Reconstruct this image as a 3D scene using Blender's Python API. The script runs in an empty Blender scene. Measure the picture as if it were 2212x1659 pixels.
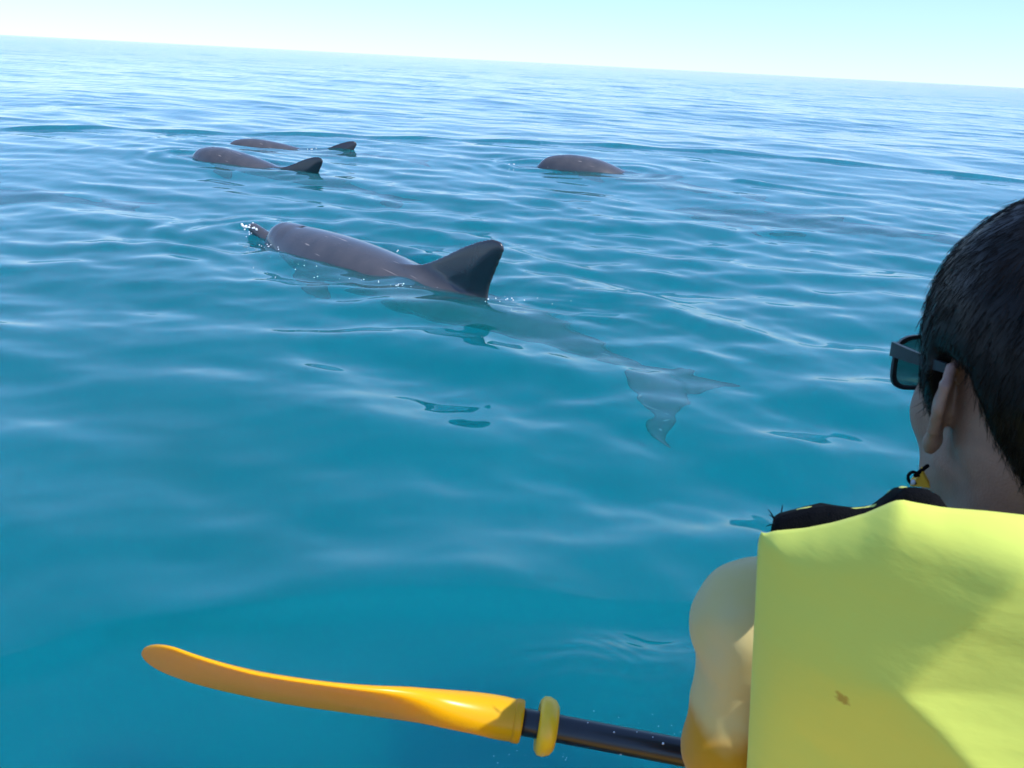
import bpy, math, random
import numpy as np
from mathutils import Vector, Matrix, noise

random.seed(7)
rng = np.random.default_rng(11)
scene = bpy.context.scene
col = scene.collection

# ------------------------------------------------------------------ camera
FOC = 1720.0                                   # focal length in units of a 2212 px wide frame
CAM_H = 0.95
ROLL = math.atan(115 / 2212)
PITCH = math.atan(696.6 / FOC)
right0 = Vector((1, 0, 0))
up0 = Vector((0, math.sin(PITCH), math.cos(PITCH)))
fwd = Vector((0, math.cos(PITCH), -math.sin(PITCH)))
cam_x = right0 * math.cos(ROLL) + up0 * math.sin(ROLL)
cam_y = up0 * math.cos(ROLL) - right0 * math.sin(ROLL)
cd = bpy.data.cameras.new("camera")
cd.sensor_width = 36.0
cd.lens = 36.0 * FOC / 2212.0
cd.clip_start = 0.02
cd.clip_end = 30000
cd.dof.use_dof = True
cd.dof.focus_distance = 4.3
cd.dof.aperture_fstop = 22.0
cam = bpy.data.objects.new("camera", cd)
m3 = Matrix((cam_x, cam_y, -fwd)).transposed()
cam.matrix_world = Matrix.Translation((0, 0, CAM_H)) @ m3.to_4x4()
col.objects.link(cam)
scene.camera = cam

# ------------------------------------------------------------------ sky and sun
SUN_AZ = math.radians(121)                     # clockwise from the view direction (+Y)
SUN_EL = math.radians(54)
w = bpy.data.worlds.new("World")
scene.world = w
w.use_nodes = True
nt = w.node_tree
bg = nt.nodes["Background"]
sky = nt.nodes.new("ShaderNodeTexSky")
sky.sky_type = 'NISHITA'
sky.sun_disc = False
sky.sun_elevation = SUN_EL
sky.sun_rotation = SUN_AZ
sky.altitude = 0
sky.air_density = 1.0
sky.dust_density = 0.0
sky.ozone_density = 6.0
tint = nt.nodes.new("ShaderNodeMix")
tint.data_type = 'RGBA'
tint.blend_type = 'MULTIPLY'
tint.inputs[0].default_value = 1.0
gm = nt.nodes.new("ShaderNodeGamma")                 # bright hazy day: flatter gradient up the sky
gm.inputs[1].default_value = 0.6
nt.links.new(sky.outputs[0], gm.inputs[0])
nt.links.new(gm.outputs[0], tint.inputs[6])
tint.inputs[7].default_value = (0.74, 0.94, 1.26, 1)
nt.links.new(tint.outputs[2], bg.inputs[0])
bg.inputs[1].default_value = 0.15

sl = bpy.data.lights.new("sun", 'SUN')
sl.energy = 2.5
sl.angle = math.radians(0.5)
sl.color = (1.0, 0.96, 0.90)
sun = bpy.data.objects.new("sun", sl)
sdir = Vector((math.sin(SUN_AZ) * math.cos(SUN_EL), math.cos(SUN_AZ) * math.cos(SUN_EL), math.sin(SUN_EL)))
sun.rotation_euler = sdir.to_track_quat('Z', 'Y').to_euler()
sun.location = (3, -2, 5)
col.objects.link(sun)

scene.view_settings.view_transform = 'Standard'
scene.view_settings.look = 'None'
scene.view_settings.gamma = 1.0
scene.view_settings.exposure = 1.32
scene.render.engine = 'CYCLES'
cy = scene.cycles
cy.use_denoising = True
cy.max_bounces = 8
cy.transmission_bounces = 8
cy.transparent_max_bounces = 8
cy.sample_clamp_indirect = 8.0
cy.caustics_reflective = False
cy.caustics_refractive = True


# ------------------------------------------------------------------ helpers
def ray(x, y):
    dx, dy = x - 1106, y - 829.5
    u = dx * math.cos(ROLL) + dy * math.sin(ROLL)
    v = dy * math.cos(ROLL) - dx * math.sin(ROLL)
    return Vector((u / FOC, math.cos(PITCH) - v / FOC * math.sin(PITCH), -(math.sin(PITCH) + v / FOC * math.cos(PITCH))))


def pix(x, y, t):
    """world point measured in the photograph at distance t along the optical axis"""
    return Vector((0, 0, CAM_H)) + ray(x, y) * t


def gnd(x, y, z=0.0):
    d = ray(x, y)
    return pix(x, y, (CAM_H - z) / -d.z)


def tag(o, label=None, cat=None, group=None, kind=None):
    if label: o["label"] = label
    if cat: o["category"] = cat
    if group: o["group"] = group
    if kind: o["kind"] = kind
    return o


def mesh_obj(name, verts, faces, mat, parent=None, smooth=True):
    me = bpy.data.meshes.new(name)
    verts = np.asarray(verts, np.float32)
    if isinstance(faces, np.ndarray):
        n, k = faces.shape
        me.vertices.add(len(verts))
        me.vertices.foreach_set("co", verts.ravel())
        me.loops.add(n * k)
        me.loops.foreach_set("vertex_index", faces.astype(np.int32).ravel())
        me.polygons.add(n)
        me.polygons.foreach_set("loop_start", np.arange(0, n * k, k, dtype=np.int32))
        me.update(calc_edges=True)
    else:
        me.from_pydata([tuple(map(float, v)) for v in verts], [], faces)
        me.update()
    if smooth:
        me.polygons.foreach_set("use_smooth", np.ones(len(me.polygons), bool))
    if mat: me.materials.append(mat)
    o = bpy.data.objects.new(name, me)
    col.objects.link(o)
    if parent: o.parent = parent
    return o


def sstep(a, b, x):
    t = np.clip((x - a) / (b - a), 0, 1)
    return t * t * (3 - 2 * t)


def smin(a, b, k):
    h = np.maximum(k - np.abs(a - b), 0) / k
    return np.minimum(a, b) - h * h * k * 0.25


def smax(a, b, k):
    return -smin(-a, -b, k)


def surface_nets(F, xs, ys, zs):
    """quads of the F = 0 surface on a rectilinear grid (F < 0 inside)"""
    nx, ny, nz = F.shape
    S = F < 0
    cnt = np.zeros((nx - 1, ny - 1, nz - 1), np.int8)
    for a in (0, 1):
        for b in (0, 1):
            for c in (0, 1):
                cnt += S[a:nx - 1 + a, b:ny - 1 + b, c:nz - 1 + c]
    act = (cnt > 0) & (cnt < 8)
    I, J, K = np.nonzero(act)
    idx = np.full(act.shape, -1, np.int32)
    idx[I, J, K] = np.arange(len(I))
    P = np.zeros((len(I), 3))
    n = np.zeros(len(I))
    corners = [(a, b, c) for a in (0, 1) for b in (0, 1) for c in (0, 1)]
    val = {c: F[I + c[0], J + c[1], K + c[2]].astype(np.float64) for c in corners}
    pos = {c: np.stack([xs[I + c[0]], ys[J + c[1]], zs[K + c[2]]], 1) for c in corners}
    for c in corners:
        for ax in range(3):
            if c[ax] == 0:
                d = list(c); d[ax] = 1; d = tuple(d)
                f0, f1 = val[c], val[d]
                m = (f0 < 0) != (f1 < 0)
                t = np.where(m, f0 / np.where(m, f0 - f1, 1), 0)
                P += np.where(m[:, None], pos[c] + (pos[d] - pos[c]) * t[:, None], 0)
                n += m
    P /= n[:, None]
    quads = []
    for ax in range(3):
        A = np.moveaxis(S, ax, 0); IX = np.moveaxis(idx, ax, 0)
        if ax == 1:                       # keep the cyclic order (z, x)
            A = np.swapaxes(A, 1, 2); IX = np.swapaxes(IX, 1, 2)
        ch = A[:-1, 1:-1, 1:-1] != A[1:, 1:-1, 1:-1]
        i, j, k = np.nonzero(ch)
        ins = A[:-1, 1:-1, 1:-1][i, j, k]
        q = np.stack([IX[i, j, k], IX[i, j + 1, k], IX[i, j + 1, k + 1], IX[i, j, k + 1]], 1)
        q[~ins] = q[~ins][:, ::-1]
        quads.append(q)
    return P, np.concatenate(quads)


class Field:
    """signed field on a rectilinear grid; primitives are blended only near themselves"""
    def __init__(s, xs, ys, zs):
        s.xs, s.ys, s.zs = (np.asarray(a, np.float32) for a in (xs, ys, zs))
        s.F = np.full((len(xs), len(ys), len(zs)), 0.5, np.float32)

    def block(s, lo, hi):
        sl, g = [], []
        for ax, a in enumerate((s.xs, s.ys, s.zs)):
            i0, i1 = np.searchsorted(a, [lo[ax], hi[ax]])
            sl.append(slice(i0, i1))
        X = s.xs[sl[0]][:, None, None]; Y = s.ys[sl[1]][None, :, None]; Z = s.zs[sl[2]][None, None, :]
        return tuple(sl), X, Y, Z

    def put(s, sl, d, k, sub=False):
        if sub: s.F[sl] = smax(s.F[sl], -d, k)
        else: s.F[sl] = smin(s.F[sl], d, k)

    def cone(s, p, q, r0, r1, k=0.02, flat=None):
        p, q = np.array(p, float), np.array(q, float)
        R = max(r0, r1) + 0.05
        sl, X, Y, Z = s.block(np.minimum(p, q) - R, np.maximum(p, q) + R)
        d = q - p
        t = np.clip(((X - p[0]) * d[0] + (Y - p[1]) * d[1] + (Z - p[2]) * d[2]) / max(d @ d, 1e-9), 0, 1)
        D = np.sqrt((X - p[0] - t * d[0]) ** 2 + (Y - p[1] - t * d[1]) ** 2 + (Z - p[2] - t * d[2]) ** 2) - (r0 + (r1 - r0) * t)
        s.put(sl, D, k)

    def ell(s, c, rad, M=None, k=0.02, sub=False):
        """ellipsoid; rows of M are its axes"""
        c = np.array(c, float); M = np.eye(3) if M is None else np.array(M, float)
        R = max(rad) + 0.05
        sl, X, Y, Z = s.block(c - R, c + R)
        q = [(X - c[0]) * a[0] + (Y - c[1]) * a[1] + (Z - c[2]) * a[2] for a in M]
        k0 = np.sqrt(sum((q[i] / rad[i]) ** 2 for i in range(3)))
        k1 = np.sqrt(sum((q[i] / rad[i] ** 2) ** 2 for i in range(3))) + 1e-9
        s.put(sl, k0 * (k0 - 1) / k1, k, sub)

    def mesh(s):
        return surface_nets(s.F, s.xs, s.ys, s.zs)


def loft(rings, close=True):
    """rings: list of (n,3) arrays -> verts, faces"""
    n = len(rings[0])
    V = np.concatenate(rings)
    faces = []
    for i in range(len(rings) - 1):
        for j in range(n):
            faces.append((i * n + j, i * n + (j + 1) % n, (i + 1) * n + (j + 1) % n, (i + 1) * n + j))
    if close:
        faces.append(tuple(range(n - 1, -1, -1)))
        faces.append(tuple((len(rings) - 1) * n + j for j in range(n)))
    return V, faces


def tube(points, radii, n=12):
    pts = [np.array(p, float) for p in points]
    rings = []
    ref = np.array((0.13, 0.21, 0.97))
    for i, p in enumerate(pts):
        t = pts[min(i + 1, len(pts) - 1)] - pts[max(i - 1, 0)]
        t /= np.linalg.norm(t)
        a = np.cross(t, ref)
        if np.linalg.norm(a) < 1e-3: a = np.cross(t, (1, 0, 0))
        a /= np.linalg.norm(a)
        b = np.cross(t, a)
        r = radii[i] if hasattr(radii, '__len__') else radii
        ang = np.linspace(0, 2 * np.pi, n, endpoint=False)
        rings.append(p + r * (np.cos(ang)[:, None] * a + np.sin(ang)[:, None] * b))
    return loft(rings)


# ------------------------------------------------------------------ materials
def mat_new(name):
    m = bpy.data.materials.new(name)
    m.use_nodes = True
    return m, m.node_tree, m.node_tree.nodes["Principled BSDF"]


def mat(name, c0, c1=None, rough=0.5, scale=20.0, spec=0.5, bump=0.0, bump_scale=200.0, detail=4, coat=0.0):
    m, t, b = mat_new(name)
    b.inputs["Roughness"].default_value = rough
    b.inputs["Specular IOR Level"].default_value = spec
    b.inputs["Coat Weight"].default_value = coat
    tc = t.nodes.new("ShaderNodeTexCoord")
    if c1 is None:
        c1 = tuple(x * 0.85 for x in c0)
    nz = t.nodes.new("ShaderNodeTexNoise"); nz.inputs["Scale"].default_value = scale; nz.inputs["Detail"].default_value = detail
    rp = t.nodes.new("ShaderNodeValToRGB")
    rp.color_ramp.elements[0].position = 0.35; rp.color_ramp.elements[1].position = 0.65
    rp.color_ramp.elements[0].color = (*c0, 1); rp.color_ramp.elements[1].color = (*c1, 1)
    t.links.new(tc.outputs["Object"], nz.inputs["Vector"])
    t.links.new(nz.outputs["Fac"], rp.inputs[0])
    t.links.new(rp.outputs[0], b.inputs["Base Color"])
    if bump:
        n2 = t.nodes.new("ShaderNodeTexNoise"); n2.inputs["Scale"].default_value = bump_scale; n2.inputs["Detail"].default_value = 3
        bp = t.nodes.new("ShaderNodeBump"); bp.inputs["Strength"].default_value = bump; bp.inputs["Distance"].default_value = 0.002
        t.links.new(tc.outputs["Object"], n2.inputs["Vector"])
        t.links.new(n2.outputs["Fac"], bp.inputs["Height"])
        t.links.new(bp.outputs[0], b.inputs["Normal"])
    return m


def water_material():
    m, t, b = mat_new("sea_water")
    t.nodes.remove(b)
    out = t.nodes["Material Output"]
    N = t.nodes.new
    L = t.links.new
    geo = N("ShaderNodeNewGeometry")
    att = N("ShaderNodeAttribute"); att.attribute_name = "unresolved"
    # ripples too fine for the mesh
    mp = N("ShaderNodeMapping"); mp.inputs["Rotation"].default_value = (0, 0, math.radians(-62)); mp.inputs["Scale"].default_value = (2.6, 1.0, 1.0)
    L(geo.outputs["Position"], mp.inputs["Vector"])
    n1 = N("ShaderNodeTexNoise"); n1.inputs["Scale"].default_value = 0.9; n1.inputs["Detail"].default_value = 4; n1.inputs["Roughness"].default_value = 0.62
    L(mp.outputs[0], n1.inputs["Vector"])
    bp = N("ShaderNodeBump"); bp.inputs["Distance"].default_value = 0.16
    L(n1.outputs["Fac"], bp.inputs["Height"]); L(att.outputs["Fac"], bp.inputs["Strength"])
    fr = N("ShaderNodeFresnel"); fr.inputs["IOR"].default_value = 1.333; L(bp.outputs[0], fr.inputs["Normal"])
    gl = N("ShaderNodeBsdfGlossy"); gl.inputs["Roughness"].default_value = 0.03; L(bp.outputs[0], gl.inputs["Normal"])
    gl.inputs["Color"].default_value = (1, 1, 1, 1)
    rf = N("ShaderNodeBsdfRefraction"); rf.inputs["IOR"].default_value = 1.333; rf.inputs["Roughness"].default_value = 0.0
    rf.inputs["Color"].default_value = (0.66, 0.76, 1.0, 1)
    df = N("ShaderNodeSubsurfaceScattering"); df.falloff = 'BURLEY'       # light scattered back by the turbid water
    df.inputs["Color"].default_value = (0.0008, 0.275, 0.29, 1)
    df.inputs["Scale"].default_value = 1.0
    df.inputs["Radius"].default_value = (0.3, 0.6, 0.6)
    upn = N("ShaderNodeCombineXYZ"); upn.inputs[2].default_value = 1.0
    L(upn.outputs[0], df.inputs["Normal"])
    body = N("ShaderNodeMixShader"); body.inputs[0].default_value = 0.76
    L(df.outputs[0], body.inputs[1]); L(rf.outputs[0], body.inputs[2])
    mx = N("ShaderNodeMixShader")
    L(fr.outputs[0], mx.inputs[0]); L(body.outputs[0], mx.inputs[1]); L(gl.outputs[0], mx.inputs[2])
    L(mx.outputs[0], out.inputs["Surface"])
    return m


# ------------------------------------------------------------------ where the dolphins are
def heading(hx, hy):
    l = math.hypot(hx, hy)
    return Vector((hx / l, hy / l))


# beak tip (x, y), z of origin, heading, pitch (deg, head up), roll (deg), shape, scale
DOLPHINS = [
    dict(beak=(-1.49, 4.46), z=0.0, head=heading(-1.32, 1.0), pitch=8.7, roll=0, shape='A', sc=1.11),
    dict(beak=(-3.06, 7.35), z=0.105, head=heading(-0.90, 0.36), pitch=15.0, roll=-4, shape='B', sc=0.94),
    dict(beak=(-3.20, 8.50), z=0.055, head=heading(-0.985, -0.05), pitch=14.5, roll=3, shape='B', sc=0.90),
    dict(beak=(0.00, 8.20), z=0.075, head=heading(-0.97, 0.14), pitch=12.0, roll=0, shape='C', sc=1.02),
    dict(beak=(1.20, 7.15), z=-0.80, head=heading(-0.93, 0.30), pitch=4.0, roll=0, shape='B', sc=1.0),
    dict(beak=(-5.3, 5.85), z=-0.62, head=heading(-0.98, 0.05), pitch=1.0, roll=0, shape='B', sc=1.0),
]

# ------------------------------------------------------------------ sea surface
water_mat = water_material()


def wave_height(X, Y, dr):
    """sum of wind ripples, chop and swell; components the mesh cannot carry are faded out"""
    Hh = np.zeros_like(X)
    lost = np.zeros_like(X)
    g = np.random.default_rng(5)
    # patchiness of the small ripples
    patch = 0.75 + 0.35 * np.sin(0.55 * X + 0.8 * Y + 1.0) * np.sin(0.9 * X - 0.35 * Y + 0.4) + 0.2 * np.sin(0.23 * X + 0.31 * Y)
    R = np.hypot(X, Y)
    calm = 1.75 - 1.1 * sstep(2.6, 9, R)
    comps = []
    for lam, slope, n, spread, small in ((9.0, 0.011, 7, 34, 0), (4.2, 0.012, 7, 32, 0), (2.0, 0.017, 9, 28, 0), (1.0, 0.032, 10, 22, .5),
                                         (0.55, 0.048, 12, 22, 1), (0.32, 0.040, 14, 26, 1), (0.19, 0.019, 12, 32, 1), (0.115, 0.009, 10, 40, 1)):
        for i in range(n):
            l = lam * math.exp(g.normal(0, 0.22))
            th = math.radians(64 + g.normal(0, spread))
            s = slope * math.sqrt(2.0 / n) * (0.6 + 0.8 * g.random())
            comps.append((l, th, s, g.random() * 6.283, small))
    for l, th, s, ph, small in comps:
        k = 2 * math.pi / l
        keep = sstep(2.2, 4.5, l / np.maximum(dr, 1e-4))
        arg = k * (X * math.cos(th) + Y * math.sin(th)) + ph
        a = s / k * keep
        if small: a = a * ((1 - small) + small * np.clip(patch, 0.15, 2) * calm)
        c = np.cos(arg)
        Hh += a * (c + 0.18 * np.cos(2 * arg))
        lost += (s * s) * (1 - keep * keep)
    return Hh, np.sqrt(lost / 2)


def segdist(X, Y, p, q):
    dx, dy = q[0] - p[0], q[1] - p[1]
    t = np.clip(((X - p[0]) * dx + (Y - p[1]) * dy) / (dx * dx + dy * dy), 0, 1)
    ex, ey = X - p[0] - t * dx, Y - p[1] - t * dy
    side = np.sign(dx * (Y - p[1]) - dy * (X - p[0]))
    return np.sqrt(ex * ex + ey * ey), t, side


def local_water(X, Y):
    """bow rings round the surfaced dolphins, the wake behind the fin, the paddle wave"""
    Hh = np.zeros_like(X)
    for i, d in enumerate(DOLPHINS[:4]):
        b = Vector(d['beak']); hd = d['head']
        a = b - hd * 0.05; e = b - hd * 1.05
        D, t, sd = segdist(X, Y, a, e)
        amp = (0.026, 0.024, 0.020, 0.022)[i]
        wob = 0.7 + 0.3 * np.sin(9.0 * X + 5 * np.sin(3.1 * Y + i)) * np.sin(7.0 * Y + 2.0 * i)
        D = D * (1 + 0.10 * np.sin(6.3 * X - 2.2 * Y + i))
        amp = amp * wob
        Hh += amp * np.exp(-((D - 0.25) / 0.085) ** 2) * (1 - 0.55 * t) - 0.5 * amp * np.exp(-((D - 0.10) / 0.10) ** 2)
        Hh += 0.35 * amp * np.cos((D - 0.25) * 2 * math.pi / 0.27) * sstep(0.3, 0.42, D) * np.exp(-((D - 0.3) / 0.45) ** 2) * (1 - 0.3 * t)
    # upwelling boil behind the dorsal fin: an uneven patch of short ripples
    c = gnd(1215, 645)
    u, v = X - c.x, Y - c.y
    ang = np.arctan2(v, u)
    D = np.hypot(u / 1.5, v) * (1 + 0.16 * np.sin(2 * ang + 0.6) + 0.10 * np.sin(5 * ang + 2.0))
    Hh += 0.011 * np.exp(-((D - 0.20) / 0.05) ** 2) * (0.55 + 0.45 * np.sin(ang * 1.0 + 2.2))
    Hh += 0.0032 * np.sin(37 * u + 21 * v + 3 * np.sin(9 * v)) * np.sin(55 * v - 14 * u + 2 * np.sin(13 * u)) * np.exp(-(D / 0.21) ** 2)
    # small standing peak beside the right-hand group
    c = gnd(1625, 395)
    D, t, sd = segdist(X, Y, (c.x - 0.1, c.y + .02), (c.x + 0.9, c.y - 0.45))
    Hh += 0.035 * np.exp(-(D / 0.10) ** 2) * (1 - 0.8 * t)
    # the low ridge left by the paddle stroke
    pl = [gnd(*p) for p in ((-160, 1530), (60, 1462), (230, 1400), (420, 1372), (640, 1335), (820, 1322), (1040, 1330), (1300, 1335), (1600, 1330))]
    best = np.full_like(X, 9.0); sgn = np.zeros_like(X)
    for p, q in zip(pl[:-1], pl[1:]):
        D, t, sd = segdist(X, Y, p, q)
        m = D < best
        best = np.where(m, D, best); sgn = np.where(m, sd, sgn)
    s = best * sgn                                     # positive: far side
    near = np.exp(-(np.minimum(s, 0) / (0.030 + 0.008 * np.sin(X * 6))) ** 2)
    far = np.exp(-(np.maximum(s, 0) / 0.15) ** 2)
    Hh += 0.034 * (0.75 + 0.25 * np.sin(X * 5 + 2)) * np.where(s < 0, near, far)
    Hh += 0.0007 * np.sin(s * 260 + 4 * np.sin(X * 11) + X * 17) * np.exp(-((s + 0.015) / 0.022) ** 2) * np.clip(np.sin(X * 4.3 + 2.6 * np.sin(X * 9)), 0, 1)
    # short ripples over the sinking tail
    c = gnd(1380, 800)
    D = np.hypot(X - c.x, Y - c.y)
    rip = np.sin(24 * X + 13 * Y + 2.0 * np.sin(7 * X)) + 0.8 * np.sin(-9 * X + 27 * Y + 1.7 * np.sin(8 * Y + 1)) + 0.6 * np.sin(35 * X - 12 * Y + 2)
    Hh += 0.0016 * rip * np.exp(-(D / 0.55) ** 2)
    # churned water beside the shaft
    c = gnd(1330, 1580)
    D = np.hypot((X - c.x) / 1.9, Y - c.y)
    wob = np.sin(X * 61 + 5 * np.sin(Y * 23)) * np.sin(Y * 97 + 4 * np.sin(X * 31)) + 0.6 * np.sin(X * 37 - Y * 143 + 3 * np.sin(X * 19))
    Hh += 0.0011 * wob * np.exp(-(D / 0.16) ** 2)
    return Hh


def build_sea():
    rows = [0.28]
    while rows[-1] < 9000:
        r = rows[-1]
        if r < 0.75: d = 0.012
        else: d = min(r * r / CAM_H * 0.00165, 0.0068 * r if r < 80 else 0.0068 * r * (r / 80) ** 0.6)
        rows.append(r + d)
    rows = np.array(rows); dr = np.gradient(rows)
    a0 = np.radians(44)
    fine = np.linspace(-a0, a0, int(88 / 0.135))
    coarse = np.linspace(a0, 2 * np.pi - a0, 96)[1:-1]
    ang = np.concatenate([fine, coarse])
    nr, na = len(rows), len(ang)
    A, Rr = np.meshgrid(ang, rows)
    X = (Rr * np.sin(A)).astype(np.float32); Y = (Rr * np.cos(A)).astype(np.float32)
    DR = np.repeat(dr[:, None], na, 1).astype(np.float32)
    Z = np.zeros_like(X)
    lost = np.zeros_like(X)
    D2 = DR.copy()
    D2[:, len(fine):] = np.maximum(D2[:, len(fine):], rows[:, None] * 0.05)
    Z, lost = wave_height(X, Y, D2)
    sub = rows < 14
    Z[sub] += local_water(X[sub], Y[sub])
    Z *= sstep(9000, 1500, Rr) * 0.999 + 0.001
    V = np.stack([X, Y, Z], 2).reshape(-1, 3)
    i = np.arange(nr - 1)[:, None] * na; j = np.arange(na)[None, :]; j2 = (j + 1) % na
    F = np.stack([i + j, i + na + j, i + na + j2, i + j2], 2).reshape(-1, 4)
    F = F[:, ::-1]
    # centre disc
    c = len(V)
    V = np.concatenate([V, [[0, 0, 0]]])
    o = mesh_obj("sea_water", V, F, water_mat)
    at = o.data.attributes.new("unresolved", 'FLOAT', 'POINT')
    at.data.foreach_set("value", np.concatenate([np.clip(lost.ravel() * (2.2 + 5.0 * sstep(12, 70, Rr.ravel())), 0, 1), [0]]).astype(np.float32))
    tag(o, "rippled turquoise sea reaching to the tilted horizon", "sea", kind="structure")
    return o


sea = build_sea()
deep_mat = mat("upwelling_teal", (0.001, 0.21, 0.225), (0.001, 0.19, 0.205), rough=1.0, scale=0.3, spec=0.0)  # sheet added below to stand for light scattered up from deep water
q = 9500
upwelling_sheet = mesh_obj("upwelling_sheet", [(-q, -q, -4.0), (q, -q, -4.0), (q, q, -4.0), (-q, q, -4.0)], [(0, 1, 2, 3)], deep_mat)
tag(upwelling_sheet, "blue green sea floor seen dimly through the water", "upwelling_sheet", kind="structure")


# ------------------------------------------------------------------ dolphins
def poly_sdf(px, pz, poly):
    """signed distance of grid points to a closed polygon (negative inside)"""
    d = np.full(np.broadcast(px, pz).shape, 1e9)
    ins = np.zeros(d.shape, bool)
    n = len(poly)
    for i in range(n):
        (ax, az), (bx, bz) = poly[i], poly[(i + 1) % n]
        ex, ez = bx - ax, bz - az
        t = np.clip(((px - ax) * ex + (pz - az) * ez) / (ex * ex + ez * ez + 1e-12), 0, 1)
        d = np.minimum(d, (px - ax - t * ex) ** 2 + (pz - az - t * ez) ** 2)
        c = ((az > pz) != (bz > pz)) & (px < (bx - ax) * (pz - az) / (bz - az + 1e-12) + ax)
        ins ^= c
    d = np.sqrt(d)
    return np.where(ins, -d, d)


def smooth_poly(pts, n=8):
    """Catmull-Rom through points"""
    P = [np.array(p, float) for p in pts]
    out = []
    m = len(P)
    for i in range(m - 1):
        p0, p1, p2, p3 = P[max(i - 1, 0)], P[i], P[i + 1], P[min(i + 2, m - 1)]
        for t in np.linspace(0, 1, n, endpoint=False):
            out.append(tuple(0.5 * (2 * p1 + (p2 - p0) * t + (2 * p0 - 5 * p1 + 4 * p2 - p3) * t * t + (3 * p1 - p0 - 3 * p2 + p3) * t ** 3)))
    out.append(tuple(P[-1]))
    return out


def cubic_interp(x, xp, fp):
    xp = np.array(xp, float); fp = np.array(fp, float)
    m = np.gradient(fp, xp)
    i = np.clip(np.searchsorted(xp, x) - 1, 0, len(xp) - 2)
    h = xp[i + 1] - xp[i]; t = np.clip((x - xp[i]) / h, 0, 1)
    return (2 * t ** 3 - 3 * t ** 2 + 1) * fp[i] + (t ** 3 - 2 * t ** 2 + t) * h * m[i] + (-2 * t ** 3 + 3 * t ** 2) * fp[i + 1] + (t ** 3 - t ** 2) * h * m[i + 1]


S_ = [-.055, -.03, .03, .10, .145, .17, .21, .27, .36, .50, .70, .95, 1.2, 1.45, 1.7, 1.95, 2.15, 2.32, 2.45]
HALFW = [.012, .024, .031, .035, .044, .066, .092, .116, .142, .172, .20, .212, .205, .178, .138, .092, .056, .034, .018]
TOP = [-.030, -.014, -.006, -.003, .006, .052, .092, .114, .132, .155, .178, .190, .186, .168, .142, .112, .086, .060, .030]
BOT = [-.042, -.058, -.068, -.074, -.082, -.094, -.110, -.126, -.150, -.185, -.218, -.232, -.215, -.180, -.138, -.098, -.070, -.050, -.026]


def bend(s, shape):
    if shape == 'A':
        return -0.095 * np.maximum(s - 1.5, 0) ** 2 + 0.13 * np.maximum(0.35 - s, 0) ** 1.2
    if shape == 'C':                                   # back arched for the dive
        t = np.maximum(s - 0.55, 0)
        return -0.55 * np.maximum(0.5 - s, 0) ** 2 - np.where(t < 1.0, 0.30 * t * t, 0.30 + 0.3 * (t - 1.0))
    return -0.55 * np.maximum(0.5 - s, 0) ** 2 - 0.05 * np.maximum(s - 1.3, 0) ** 2


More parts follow.
